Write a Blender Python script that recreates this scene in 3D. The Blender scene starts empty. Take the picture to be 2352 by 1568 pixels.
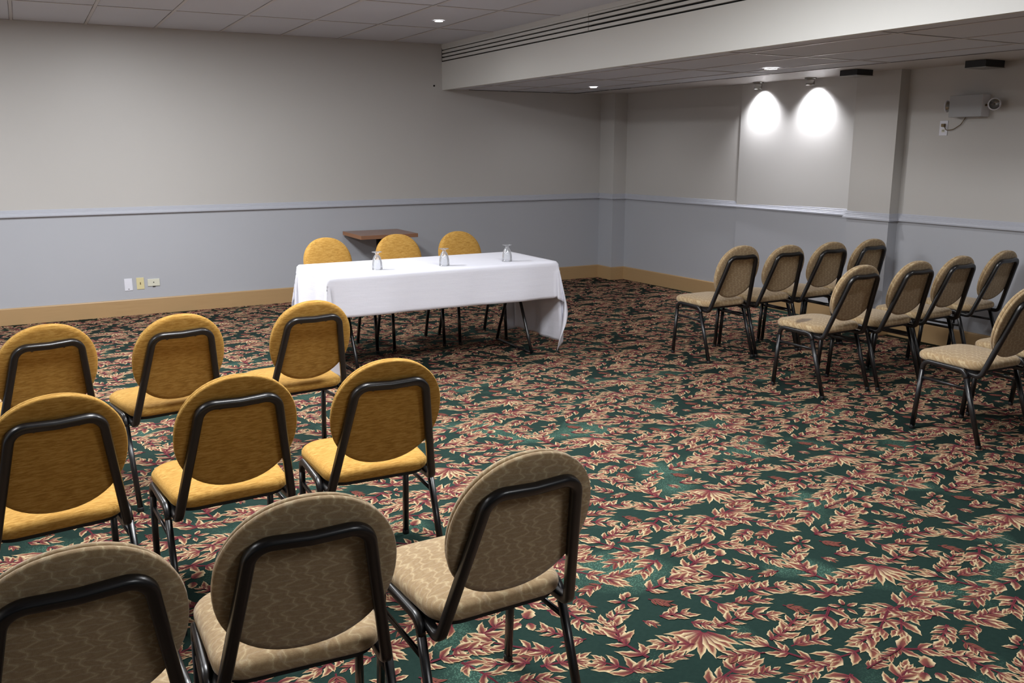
import bpy, bmesh, math, random
import numpy as np
from mathutils import Vector, Matrix
PI = math.pi
C = bpy.context.scene.collection
scene = bpy.context.scene

# ------------------------------------------------------------------ camera
YAW, PITCH, ROLL = -0.49542, -0.21513, -0.00132
F = 2041.7
CAM = Vector((-6.3274, -9.4060, 1.62))
cd = bpy.data.cameras.new('camera'); cam = bpy.data.objects.new('camera', cd); C.objects.link(cam)
fw = Vector((-math.sin(YAW)*math.cos(PITCH), math.cos(YAW)*math.cos(PITCH), math.sin(PITCH)))
rt = fw.cross(Vector((0, 0, 1))).normalized(); up = rt.cross(fw)
c_, s_ = math.cos(ROLL), math.sin(ROLL)
R2 = c_*rt + s_*up; U2 = -s_*rt + c_*up
m = Matrix((R2, U2, -fw)).transposed().to_4x4(); m.translation = CAM
cam.matrix_world = m
cd.sensor_width = 36; cd.lens = F/2352*36; cd.clip_start = 0.05; cd.clip_end = 60
scene.camera = cam

# ------------------------------------------------------------------ materials
def lin(c):
    return tuple(((v/255)/12.92 if v/255 <= 0.04045 else ((v/255+0.055)/1.055)**2.4) for v in c) + (1,)
class NT:
    def __init__(s, name):
        s.m = bpy.data.materials.new(name); s.m.use_nodes = True; s.t = s.m.node_tree
        s.b = s.t.nodes['Principled BSDF']; s.out = s.t.nodes['Material Output']
    def n(s, typ, **kw):
        x = s.t.nodes.new(typ)
        for k, v in kw.items():
            if k in x.inputs: x.inputs[k].default_value = v
            else: setattr(x, k, v)
        return x
    def l(s, a, b): s.t.links.new(a, b)
    def coord(s, scale=(1, 1, 1), rot=(0, 0, 0), kind='Object'):
        t = s.n('ShaderNodeTexCoord'); mp = s.n('ShaderNodeMapping')
        mp.inputs['Scale'].default_value = scale; mp.inputs['Rotation'].default_value = rot
        s.l(t.outputs[kind], mp.inputs['Vector']); return mp.outputs[0]
    def noise(s, vec, scale, detail=3, rough=.55):
        x = s.n('ShaderNodeTexNoise'); x.inputs['Scale'].default_value = scale
        x.inputs['Detail'].default_value = detail; x.inputs['Roughness'].default_value = rough
        s.l(vec, x.inputs['Vector']); return x.outputs['Fac']
    def ramp(s, fac, stops):
        r = s.n('ShaderNodeValToRGB'); e = r.color_ramp.elements
        e[0].position, e[0].color = stops[0]; e[1].position, e[1].color = stops[-1]
        for p, c in stops[1:-1]:
            q = e.new(p); q.color = c
        s.l(fac, r.inputs[0]); return r.outputs[0]
    def mix(s, fac, a, b, mode='MIX'):
        x = s.n('ShaderNodeMix'); x.data_type = 'RGBA'; x.blend_type = mode
        for sock, v in ((x.inputs[0], fac), (x.inputs[6], a), (x.inputs[7], b)):
            if hasattr(v, 'is_linked'): s.l(v, sock)
            else: sock.default_value = v
        return x.outputs[2]
    def bump(s, h, strength=.3, dist=.002):
        x = s.n('ShaderNodeBump'); x.inputs['Strength'].default_value = strength; x.inputs['Distance'].default_value = dist
        s.l(h, x.inputs['Height']); s.l(x.outputs[0], s.b.inputs['Normal'])
    def base(s, v):
        if hasattr(v, 'is_linked'): s.l(v, s.b.inputs['Base Color'])
        else: s.b.inputs['Base Color'].default_value = v
    def set(s, **kw):
        for k, v in kw.items(): s.b.inputs[k.replace('_', ' ')].default_value = v
        return s

def simple(name, col, rough=.5, metal=0, spec=.5, var=.06, vs=6):
    k = NT(name); v = k.coord()
    a = lin(col); b = lin([max(0, c*(1-var)) for c in col])
    k.base(k.mix(k.noise(v, vs), a, b)); k.set(Roughness=rough, Metallic=metal); k.b.inputs['Specular IOR Level'].default_value = spec
    return k.m

def wall_paint(name, col, rough=.42):
    k = NT(name); v = k.coord()
    n1 = k.noise(v, .9, 3); n2 = k.noise(v, 240, 2)
    a = lin(col); b = lin([c*.965 for c in col])
    k.base(k.mix(n1, a, b)); k.set(Roughness=rough); k.b.inputs['Specular IOR Level'].default_value = .4
    k.bump(n2, .25, .0008); return k.m

M = {}
M['wall'] = wall_paint('wall_paint', (190, 188, 185))
M['wall_lit'] = wall_paint('wall_paint_lit', (198, 197, 195))  # lighter copy of the wall paint, spotlit brightness put into the colour
M['wainscot'] = wall_paint('wainscot_paint', (178, 181, 188))
M['rail'] = wall_paint('rail_paint', (180, 183, 193), .38)
M['fascia'] = wall_paint('fascia_paint', (214, 214, 210), .5)
M['dark'] = simple('dark_void', (14, 13, 13), .9)
M['black_box'] = simple('black_painted_sheet', (26, 26, 30), .5)

def wood(name, c1, c2, axis=0, rough=.4, sc=3):
    k = NT(name); s = [18, 18, 18]; s[axis] = 1.2
    v = k.coord(tuple(s)); n = k.noise(v, sc, 6, .6)
    v2 = k.coord(); n2 = k.noise(v2, 1.7, 2)
    k.base(k.mix(n2, k.ramp(n, [(.3, lin(c1)), (.7, lin(c2))]), k.ramp(n, [(.3, lin(c2)), (.7, lin(c1))])))
    k.set(Roughness=rough); return k.m
M['birch_x'] = wood('birch_baseboard_front', (184, 154, 112), (164, 132, 92), 0)
M['birch_y'] = wood('birch_baseboard_side', (184, 154, 112), (164, 132, 92), 1)
M['oak_top'] = wood('brown_wood_top', (150, 110, 84), (122, 86, 66), 0, .3)
M['oak_edge'] = wood('wood_edge_band', (176, 122, 78), (136, 90, 56), 1, .4)

def ceiling_mat(name, col):
    k = NT(name); v = k.coord()
    n = k.noise(v, 90, 3, .7); n1 = k.noise(v, .8, 2)
    a = lin(col); b = lin([c*.95 for c in col])
    k.base(k.mix(n1, a, b)); k.set(Roughness=.75); k.bump(n, .35, .002); return k.m
M['ceil'] = ceiling_mat('ceiling_tile', (206, 209, 217))
M['tbar'] = simple('ceiling_grid_bar', (200, 196, 195), .35, 0, .5)
def gapmat():
    k = NT('ceiling_grid_gap'); v = k.coord(); n = k.noise(v, 2.3, 3)
    k.base(k.ramp(n, [(.42, lin((150, 146, 146))), (.62, lin((52, 48, 50)))])); k.set(Roughness=.8); return k.m
M['gap'] = gapmat()
M['drywall'] = simple('drywall_border', (200, 196, 194), .4, 0, .5, .03, 1)

def emis(name, col, st):
    k = NT(name); k.base(lin(col)); k.b.inputs['Emission Color'].default_value = lin(col); k.b.inputs['Emission Strength'].default_value = st
    return k.m
M['lamp'] = emis('lit_lamp_lens', (255, 250, 250), 14)
M['chrome'] = simple('brushed_nickel', (170, 168, 165), .25, 1)
M['white_plastic'] = simple('white_plastic', (226, 228, 238), .35, 0, .5, .02)
M['ivory'] = simple('ivory_plastic', (216, 206, 160), .35, 0, .5, .02)
M['cream_plastic'] = simple('cream_plastic', (214, 214, 198), .4, 0, .5, .03)
M['unit'] = simple('light_grey_housing', (166, 168, 171), .5, 0, .4, .02)
M['unit_side'] = simple('housing_side_lit', (240, 240, 246), .5)  # bright side of the same housing, its lightness put into the colour
M['brass'] = simple('tarnished_bracket', (112, 94, 62), .45, .3)

def frame_metal():
    k = NT('black_enamel_tube'); v = k.coord(); n = k.noise(v, 60, 3)
    k.base(k.mix(n, lin((13, 13, 15)), lin((22, 22, 25)))); k.set(Roughness=.34)
    k.b.inputs['Specular IOR Level'].default_value = .6; k.b.inputs['Coat Weight'].default_value = .15; k.b.inputs['Coat Roughness'].default_value = .2
    k.bump(n, .08, .001); return k.m
M['tube'] = frame_metal()
M['rubber'] = simple('black_glide', (16, 16, 17), .6)

def velvet(name, c1, c2, c3):
    k = NT(name)
    vs = k.coord((9, 60, 60)); n = k.noise(vs, 3.2, 4, .65)
    v = k.coord(); n2 = k.noise(v, 9, 3)
    a = k.ramp(n, [(.38, lin(c2)), (.5, lin(c1)), (.62, lin(c3))])
    k.base(k.mix(n2, a, lin(c1)))
    k.set(Roughness=.8); k.b.inputs['Sheen Weight'].default_value = .38; k.b.inputs['Sheen Roughness'].default_value = .35
    k.b.inputs['Sheen Tint'].default_value = lin((255, 226, 150)); k.b.inputs['Specular IOR Level'].default_value = .15
    n3 = k.noise(v, 420, 2); k.bump(n3, .35, .0015); return k.m
M['yellow'] = velvet('mustard_chenille', (178, 136, 66), (138, 98, 40), (202, 164, 94))

def tan(name, stain=None):
    k = NT(name)
    # jagged light lines running up a mottled tan cloth
    t0 = k.n('ShaderNodeTexCoord'); sp = k.n('ShaderNodeSeparateXYZ'); k.l(t0.outputs['Object'], sp.inputs[0])
    def mth(op, a, b=None, c=None):
        x = k.n('ShaderNodeMath', operation=op)
        for q, v in enumerate((a, b, c)):
            if v is None: continue
            if hasattr(v, 'is_linked'): k.l(v, x.inputs[q])
            else: x.inputs[q].default_value = v
        return x.outputs[0]
    up_ = mth('SUBTRACT', sp.outputs[2], sp.outputs[1])
    nz = k.noise(k.coord(), 34, 3)
    tri = mth('PINGPONG', mth('MULTIPLY', up_, 62.0), 1.0)
    tri2 = mth('PINGPONG', mth('MULTIPLY_ADD', up_, 21.0, mth('MULTIPLY', sp.outputs[0], 16.0)), 1.0)
    u_ = mth('MULTIPLY_ADD', sp.outputs[0], 23.0, mth('MULTIPLY', tri, .36))
    u_ = mth('ADD', u_, mth('MULTIPLY', tri2, .55)); u_ = mth('MULTIPLY_ADD', nz, .9, u_)
    d_ = mth('PINGPONG', u_, .5)
    v_ = mth('PINGPONG', mth('MULTIPLY_ADD', nz, 1.1, mth('MULTIPLY_ADD', up_, 44.0, mth('MULTIPLY', sp.outputs[0], 9.0))), .5)
    fine = k.noise(k.coord(), 520, 2)
    col = k.ramp(d_, [(.015, lin((198, 178, 140))), (.08, lin((178, 154, 116))), (.3, lin((160, 134, 98))), (.5, lin((170, 146, 108)))])
    col = k.mix(k.ramp(v_, [(.0, (.75, .75, .75, 1)), (.13, (0, 0, 0, 1))]), col, lin((184, 164, 134)))
    col = k.mix(k.ramp(fine, [(.3, (0, 0, 0, 1)), (.75, (.35, .35, .35, 1))]), col, lin((124, 104, 84)))
    if stain:
        g = k.n('ShaderNodeTexGradient', gradient_type='SPHERICAL')
        t = k.n('ShaderNodeTexCoord'); mp = k.n('ShaderNodeMapping'); mp.inputs['Location'].default_value = (-stain[0]/.09, -stain[1]/.05, -.47/.09)
        mp.inputs['Scale'].default_value = (1/.09, 1/.05, 1/.09); k.l(t.outputs['Object'], mp.inputs['Vector'])
        nn = k.noise(k.coord(), 40, 3)
        mm = k.n('ShaderNodeMath', operation='MULTIPLY'); k.l(g.outputs['Fac'], mm.inputs[0]); k.l(nn, mm.inputs[1]); k.l(mp.outputs[0], g.inputs[0])
        col = k.mix(k.ramp(mm.outputs[0], [(.04, (0, 0, 0, 1)), (.22, (.75, .75, .75, 1))]), col, lin((70, 52, 38)))
    k.base(col); k.set(Roughness=.88); k.b.inputs['Sheen Weight'].default_value = .25; k.b.inputs['Specular IOR Level'].default_value = .15
    k.bump(fine, .4, .0012); return k.m
M['tan'] = tan('tan_patterned_cloth')
M['tan_stained'] = tan('tan_patterned_cloth_stained', (-.13, .03))

def linen():
    k = NT('white_table_linen'); v = k.coord(); n = k.noise(v, 380, 2)
    vs = k.coord((2, 2, 14)); n2 = k.noise(vs, 2.4, 4)
    k.base(k.mix(n2, lin((226, 227, 236)), lin((219, 220, 231)))); k.set(Roughness=.7); k.b.inputs['Sheen Weight'].default_value = .1
    a = k.n('ShaderNodeMath', operation='MULTIPLY_ADD'); k.l(n2, a.inputs[0]); a.inputs[1].default_value = 3.0; k.l(n, a.inputs[2])
    k.bump(a.outputs[0], .3, .002); return k.m
M['linen'] = linen()
def glass():
    k = NT('clear_glass'); tr = k.n('ShaderNodeBsdfTransparent'); gl = k.n('ShaderNodeBsdfGlossy'); gl.inputs['Roughness'].default_value = .02
    tr.inputs[0].default_value = (.97, .975, .98, 1); lw = k.n('ShaderNodeLayerWeight'); lw.inputs['Blend'].default_value = .34
    mx = k.n('ShaderNodeMixShader'); mr = k.n('ShaderNodeMath', operation='MULTIPLY_ADD'); k.l(lw.outputs['Fresnel'], mr.inputs[0]); mr.inputs[1].default_value = .6; mr.inputs[2].default_value = .05
    k.l(mr.outputs[0], mx.inputs[0]); k.l(tr.outputs[0], mx.inputs[1]); k.l(gl.outputs[0], mx.inputs[2]); df = k.n('ShaderNodeBsdfDiffuse'); df.inputs[0].default_value = (.9, .92, .95, 1); m2 = k.n('ShaderNodeMixShader'); m2.inputs[0].default_value = .09; k.l(mx.outputs[0], m2.inputs[1]); k.l(df.outputs[0], m2.inputs[2]); k.l(m2.outputs[0], k.out.inputs[0]); return k.m  # white diffuse share brightens the glass in place of caustics and reflected lamps
M['glass'] = glass()

# carpet: leaf colours come from the woven figure (attribute), ground is green with stippled teal patches
def carpet_ground():
    k = NT('carpet_green_ground'); v = k.coord()
    big = k.noise(v, 2.6, 2, .4); fine = k.noise(v, 700, 2); mid = k.noise(v, 60, 3)
    vo = k.n('ShaderNodeTexVoronoi'); vo.inputs['Scale'].default_value = 150; k.l(v, vo.inputs['Vector'])
    dots = k.ramp(vo.outputs['Distance'], [(.28, (1, 1, 1, 1)), (.5, (.25, .25, .25, 1))])
    patch = k.ramp(big, [(.56, (0, 0, 0, 1)), (.68, (1, 1, 1, 1))])
    mk = k.mix(1.0, dots, patch, 'MULTIPLY')
    g = k.mix(mid, lin((34, 56, 51)), lin((48, 72, 65)))
    g = k.mix(mk, g, lin((98, 138, 120)))
    g = k.mix(fine, g, k.mix(.5, g, (0, 0, 0, 1)))
    k.base(g); k.set(Roughness=.95); k.b.inputs['Specular IOR Level'].default_value = .1
    k.bump(fine, .6, .003); return k.m
def carpet_leaf():
    k = NT('carpet_leaf_figure'); v = k.coord()
    at = k.n('ShaderNodeAttribute'); at.attribute_name = 'weave'
    fine = k.noise(v, 600, 2); mid = k.noise(v, 130, 2)
    g = k.mix(k.ramp(fine, [(.3, (0, 0, 0, 1)), (.8, (.4, .4, .4, 1))]), at.outputs['Color'], lin((60, 40, 34)))
    g = k.mix(k.ramp(mid, [(.5, (0, 0, 0, 1)), (.75, (.3, .3, .3, 1))]), g, lin((120, 60, 52)))
    k.base(g); k.set(Roughness=.95); k.b.inputs['Specular IOR Level'].default_value = .1
    return k.m
M['carpet'] = carpet_ground(); M['leaf'] = carpet_leaf()

# ------------------------------------------------------------------ object helpers
def link_mesh(name, me, mat, parent=None, loc=None, smooth=False):
    o = bpy.data.objects.new(name, me); C.objects.link(o)
    for x in (mat if isinstance(mat, (list, tuple)) else [mat]): me.materials.append(x)
    if parent: o.parent = parent
    if loc is not None: o.location = loc
    if smooth: me.polygons.foreach_set('use_smooth', [True]*len(me.polygons))
    return o
def obj(name, bm, mat, parent=None, loc=None, smooth=False):
    bmesh.ops.recalc_face_normals(bm, faces=bm.faces)
    me = bpy.data.meshes.new(name); bm.to_mesh(me); bm.free()
    return link_mesh(name, me, mat, parent, loc, smooth)
def tag(o, label, cat, group=None, kind=None):
    if label: o['label'] = label
    if cat: o['category'] = cat
    if group: o['group'] = group
    if kind: o['kind'] = kind
    return o
def thing(name, label, cat, loc=(0, 0, 0), rz=0, group=None):
    o = bpy.data.objects.new(name, None); C.objects.link(o); o.empty_display_size = .1
    o.location = loc; o.rotation_euler = (0, 0, rz); return tag(o, label, cat, group)
def struct(name, bm, mat, label=None, cat=None):
    o = obj(name, bm, mat); o['kind'] = 'structure'
    if label: o['label'] = label
    if cat: o['category'] = cat
    return o
def box(bm, lo, hi, mi=0, bev=0):
    x0, y0, z0 = lo; x1, y1, z1 = hi
    vs = [bm.verts.new(p) for p in ((x0,y0,z0),(x1,y0,z0),(x1,y1,z0),(x0,y1,z0),(x0,y0,z1),(x1,y0,z1),(x1,y1,z1),(x0,y1,z1))]
    fs = [bm.faces.new([vs[i] for i in q]) for q in ((0,3,2,1),(4,5,6,7),(0,1,5,4),(1,2,6,5),(2,3,7,6),(3,0,4,7))]
    for f in fs: f.material_index = mi
    if bev:
        es = {e for f in fs for e in f.edges}
        bmesh.ops.bevel(bm, geom=list(es), offset=bev, segments=2, affect='EDGES', profile=.6)
    return fs
def lathe(bm, prof, n=32, cx=0, cy=0, cap=True, axis=None):
    rings = []
    for r, z in prof:
        if r < 1e-6: rings.append([bm.verts.new((cx, cy, z))])
        else: rings.append([bm.verts.new((cx+r*math.cos(2*PI*i/n), cy+r*math.sin(2*PI*i/n), z)) for i in range(n)])
    for a, b in zip(rings, rings[1:]):
        if len(a) == 1 and len(b) == 1: continue
        for i in range(n):
            j = (i+1) % n
            if len(a) == 1: bm.faces.new((a[0], b[i], b[j]))
            elif len(b) == 1: bm.faces.new((a[i], b[0], a[j]))
            else: bm.faces.new((a[i], b[i], b[j], a[j]))
    if cap:
        for r in (rings[0], rings[-1]):
            if len(r) > 1: bm.faces.new(r)
def fillet(pts, r, seg=6, closed=False):
    pts = [Vector(p) for p in pts]; out = []; n = len(pts)
    rs = r if isinstance(r, (list, tuple)) else [r]*n
    for i, p in enumerate(pts):
        if not closed and i in (0, n-1): out.append(p); continue
        a, b = pts[i-1], pts[(i+1) % n]; da = (a-p); db = (b-p)
        ang = da.angle(db)
        if ang > PI-.02 or rs[i] <= 0: out.append(p); continue
        t = min(rs[i]/math.tan(ang/2), da.length*.49, db.length*.49); rr = t*math.tan(ang/2)
        da.normalize(); db.normalize(); cen = p+(da+db).normalized()*(rr/math.sin(ang/2))
        s, e = p+da*t-cen, p+db*t-cen
        for k in range(seg+1): out.append(cen+s.slerp(e, k/seg).normalized()*rr if s.length > 1e-9 else p)
    return out
def tube(bm, pts, w=.012, h=None, n=16, pw=3.2, ref=None, caps=True):
    h = h or w; pts = [Vector(p) for p in pts]; T = []
    for i in range(len(pts)):
        a = pts[max(i-1, 0)]; b = pts[min(i+1, len(pts)-1)]; T.append((b-a).normalized())
    nrm = Vector(ref) if ref else (Vector((1, 0, 0)) if abs(T[0].x) < .9 else Vector((0, 1, 0)))
    rings = []
    for i, p in enumerate(pts):
        nrm = (nrm - T[i]*nrm.dot(T[i])).normalized(); bn = T[i].cross(nrm)
        ring = []
        for k in range(n):
            a = 2*PI*(k+.5)/n; c, s = math.cos(a), math.sin(a)
            q = (abs(c)**pw+abs(s)**pw)**(-1/pw)
            ring.append(bm.verts.new(p+nrm*(w*c*q)+bn*(h*s*q)))
        rings.append(ring)
    for a, b in zip(rings, rings[1:]):
        for k in range(n): bm.faces.new((a[k], a[(k+1) % n], b[(k+1) % n], b[k]))
    if caps: bm.faces.new(rings[0][::-1]); bm.faces.new(rings[-1])
def cushion(bm, outline, layers, mtx=None):
    """outline: 2D list; layers: (scale/inset, height) from bottom to top, ends closed by a fan"""
    cen = Vector((sum(p[0] for p in outline)/len(outline), sum(p[1] for p in outline)/len(outline)))
    rings = []
    for ins, z in layers:
        ring = []
        for p in outline:
            v = Vector((p[0], p[1]))-cen; L = v.length
            v = v*((L-ins)/L) if ins < .15 else v*max(0.02, 1-ins/.2)
            q = Vector((cen.x+v.x, cen.y+v.y, z)); ring.append(bm.verts.new(mtx @ q if mtx else q))
        rings.append(ring)
    n = len(outline)
    for a, b in zip(rings, rings[1:]):
        for k in range(n): bm.faces.new((a[k], a[(k+1) % n], b[(k+1) % n], b[k]))
    bm.faces.new(rings[0][::-1]); bm.faces.new(rings[-1])

# ------------------------------------------------------------------ the room
XF = -2.124; HC = 2.727; HL = 2.25; ZR = .995; ZW = 1.012
XL, YB = -9.2, -12.4
def wall_prism(name, pts, z0, z1, label, cat='wall', back=.12, out=None):
    """two-paint wall along a plan polyline (room side), thickness away from the room"""
    bm = bmesh.new(); pts = [Vector((p[0], p[1])) for p in pts]
    zs = [z for z in (z0, ZW, z1) if z0 <= z <= z1]; zs = sorted(set(zs))
    cols = [[bm.verts.new((p.x, p.y, z)) for z in zs] for p in pts]
    for a, b in zip(cols, cols[1:]):
        for k in range(len(zs)-1):
            f = bm.faces.new((a[k], b[k], b[k+1], a[k+1])); f.material_index = 1 if zs[k] < ZW-.01 and z0 == 0 else 0
    bk = [Vector(q) for q in out]
    colb = [[bm.verts.new((p.x, p.y, z)) for z in (z0, z1)] for p in bk]
    for a, b in zip(colb, colb[1:]): bm.faces.new((a[0], a[1], b[1], b[0]))
    for a, b in ((cols[0], colb[0]), (cols[-1], colb[-1])): bm.faces.new([b[0], b[1]]+[a[k] for k in range(len(zs)-1, -1, -1)])
    bm.faces.new([c[0] for c in cols]+[c[0] for c in reversed(colb)]); bm.faces.new([c[-1] for c in cols]+[c[1] for c in reversed(colb)])
    return struct(name, bm, [M['wall'], M['wainscot']], label, cat)
wall_prism('wall_front', [(XL, 0), (0, 0)], 0, HC+.1, 'long pale wall with bluish grey wainscot behind the white table', out=[(XL, .12), (0, .12)])
# right wall: corner column, first stretch, panel stretch (lit), pillar, last stretch
XS0, XS1, XP, XPIL, XW = .184, .285, .325, .155, .262
plan_r1 = [(0, 0), (0, -.30), (XS0, -.305), (XS1, -2.19)]
wall_prism('wall_right', plan_r1, 0, HC+.1, 'pale right wall stretch with wainscot between corner and lit panel', out=[(.5, 0), (.5, -2.19)])
plan_p = [(XS1-.015, -2.19), (XP-.0, -3.75)]
o = wall_prism('wall_right', plan_p, 0, HC+.1, 'lit stretch of the right wall under two spotlights', out=[(.5, -2.19), (.5, -3.75)])
o.data.materials[0] = M['wall_lit']
plan_q = [(XPIL, -3.75), (XPIL, -4.20), (XW, -4.205), (XW, YB)]
wall_prism('wall_right', [(XP+.02, -3.75)]+plan_q, 0, HC+.1, 'right wall with shallow pillar and emergency light', out=[(.5, -3.75), (.5, YB)])
wall_prism('wall_left', [(XL, YB), (XL, 0)], 0, HC+.1, 'pale left wall outside the picture', out=[(XL-.12, YB), (XL-.12, 0)])
wall_prism('wall_back', [(.5, YB), (XL, YB)], 0, HC+.1, 'pale back wall behind the camera', out=[(.5, YB-.12), (XL, YB-.12)])

def moulding(name, plan, prof, mat, label, nrm_sign=1, cat='trim'):
    """sweep a profile (offset into room, z) along a plan polyline with mitred corners"""
    bm = bmesh.new(); P = [Vector((p[0], p[1])) for p in plan]; N = []
    for i in range(len(P)):
        ns = []
        if i > 0: d = (P[i]-P[i-1]).normalized(); ns.append(Vector((d.y, -d.x)))
        if i < len(P)-1: d = (P[i+1]-P[i]).normalized(); ns.append(Vector((d.y, -d.x)))
        if len(ns) == 2:
            b = (ns[0]+ns[1]).normalized(); N.append(b/max(.3, b.dot(ns[0])))
        else: N.append(ns[0])
    rings = [[bm.verts.new((p.x+n.x*d, p.y+n.y*d, z)) for d, z in prof] for p, n in zip(P, N)]
    for a, b in zip(rings, rings[1:]):
        for k in range(len(prof)):
            j = (k+1) % len(prof); bm.faces.new((a[k], b[k], b[j], a[j]))
    bm.faces.new(rings[0]); bm.faces.new(rings[-1][::-1])
    return struct(name, bm, mat, label, cat)
RAILP = [(0, ZR), (.026, ZR), (.027, ZR+.012), (.024, ZR+.018), (.019, ZR+.022), (.018, ZR+.030), (.0135, ZR+.034), (.013, ZR+.044), (.008, ZR+.049), (.0075, ZR+.058), (.003, ZR+.064), (0, ZR+.064)]
BASEP = [(0, 0), (.016, 0), (.016, .150), (.013, .156), (.008, .159), (0, .159)]
full_r = [(XL+.02, 0), (0, 0)]
moulding('trim_1', full_r, RAILP, M['rail'], 'bluish grey chair rail along the long front wall')
moulding('trim_2', [(0, -.026)]+plan_r1[1:]+[(XP-.002, -3.75)], RAILP, M['rail'], 'bluish grey chair rail from the corner column to the pillar')
moulding('trim_3', [(XPIL+.1, -3.752)]+plan_q, RAILP, M['rail'], 'bluish grey chair rail around the pillar and along the wall right of it')
moulding('baseboard_front', full_r, BASEP, M['birch_x'], 'light birch baseboard along the long front wall', cat='baseboard')
moulding('baseboard_right', [(0, -.016)]+plan_r1[1:]+[(XP-.002, -3.75)], BASEP, M['birch_y'], 'light birch baseboard from the corner column to the pillar', cat='baseboard')
moulding('baseboard_pillar', [(XPIL+.1, -3.752)]+plan_q, BASEP, M['birch_y'], 'light birch baseboard around the pillar and along the wall right of it', cat='baseboard')

# ceilings with suspended grid
def grid_ceiling(name, x0, x1, y0, y1, z, xs, ys, label, top=.12):
    bm = bmesh.new(); box(bm, (x0, y0, z), (x1, y1, z+top), 0)
    w = .012; g = .0155
    for x in xs:
        box(bm, (x-g, y0, z-.0012), (x+g, y1, z+.001), 2); box(bm, (x-w, y0, z-.004), (x+w, y1, z-.0012), 1)
    for y in ys:
        box(bm, (x0, y-g, z-.0010), (x1, y+g, z+.001), 2); box(bm, (x0, y-w, z-.0036), (x1, y+w, z-.0010), 1)
    return struct(name, bm, [M['ceil'], M['tbar'], M['gap']], label, 'ceiling')
gx = [-6.282+.597*i for i in range(-4, 7)]; gy = [-.012, -1.237]+[-1.237-1.26*i for i in range(1, 9)]
grid_ceiling('ceiling', XL, XF+.05, YB, 0, HC, gx, gy, 'higher tiled ceiling over the left part of the room')
gx2 = [-1.878, -1.318, -.758]; gy2 = [-.817-1.241*i for i in range(0, 10)]
grid_ceiling('ceiling', XF+.04, -.41, YB, -.06, HL, gx2, gy2, 'lower tiled ceiling over the right part of the room')
bm = bmesh.new(); box(bm, (-.41, YB, HL-.003), (.5, 0, HL+.12)); box(bm, (XF+.04, -.06, HL-.003), (-.41, 0, HL+.12))
box(bm, (-.425, -1.2, HL-.0045), (-.405, -.05, HL-.001), 1); box(bm, (XF+.3, -.07, HL-.0045), (-.41, -.052, HL-.001), 1)
box(bm, (-.418, YB, HL-.0042), (-.408, -1.2, HL-.001), 2)
struct('trim_4', bm, [M['drywall'], M['dark'], M['gap']], 'smooth plaster border of the lower ceiling', 'ceiling')
# bulkhead between both ceilings
ZV = 2.541
bm = bmesh.new(); box(bm, (XF, YB, 2.241), (XF+.05, 0, ZV)); box(bm, (XF+.045, YB, ZV-.01), (XF+.06, 0, HC+.1)); box(bm, (XF, YB, 2.688), (XF+.05, 0, HC+.05))
struct('wall_bulkhead', bm, M['fascia'], 'off-white bulkhead stepping down from the higher to the lower ceiling', 'bulkhead')
def vent(y0, y1, gaps, label):
    t = thing('slot_vent', label, 'vent', (XF, (y0+y1)/2, ZV), 0, 'slot air vents in the bulkhead')
    L = (y1-y0)/2-.004
    bm = bmesh.new(); box(bm, (.034, -L, .001), (.044, L, .146)); obj('backing', bm, M['dark'], t)
    z = gaps[0]
    slots = [(.0, .013), (.0405, .054), (.078, .0905), (.1175, .1275)]
    bars = [(.013, .0405), (.054, .078), (.0905, .1175), (.1275, .1465)]
    for a, b in bars:
        bm = bmesh.new(); box(bm, (.0015, -L, a+gaps[1]), (.03, L, b-gaps[1])); obj('slat', bm, M['fascia'], t)
    if y1 > -.1:
        bm = bmesh.new(); box(bm, (-.001, L-.004, .001), (.034, L, .146)); obj('end_plate', bm, M['dark'], t)
vent(-2.95, -.001, (0, .0), 'far length of the dark-slotted air vent, ending at the front wall')
vent(-7.4, -2.95, (0, .0015), 'near length of the dark-slotted air vent, with wider slots, leaving the top of the picture')
vent(-12.3, -7.4, (0, .0), 'length of slotted air vent overhead, out of the picture')

# ------------------------------------------------------------------ carpet
rnd = random.Random(11)
A1 = Vector((.929, .055)); A2 = Vector((-.05, .927))
def srgb(c): return lin(c)[:3]
COL = dict(burg=srgb((116, 42, 56)), dark=srgb((74, 30, 44)), brown=srgb((134, 82, 66)), cream=srgb((196, 172, 132)), pale=srgb((220, 204, 166)), rust=srgb((118, 74, 56)))
LV, LF, LC = [], [], []
zc_ = [0]
def addpoly_grid(rows, cols):
    """rows: list of lists of (x,y); cols: same shape colours"""
    b = len(LV); n = len(rows[0]); zc_[0] = (zc_[0]+1) % 211; z = .0004+zc_[0]*.000012
    for r, cc in zip(rows, cols):
        for p, c in zip(r, cc): LV.append((p[0], p[1], z)); LC.append(c)
    for i in range(len(rows)-1):
        for j in range(n-1):
            a = b+i*n+j; LF.append((a, a+1, a+n+1, a+n))
def lerp(a, b, t): return tuple(x*(1-t)+y*t for x, y in zip(a, b))
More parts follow.
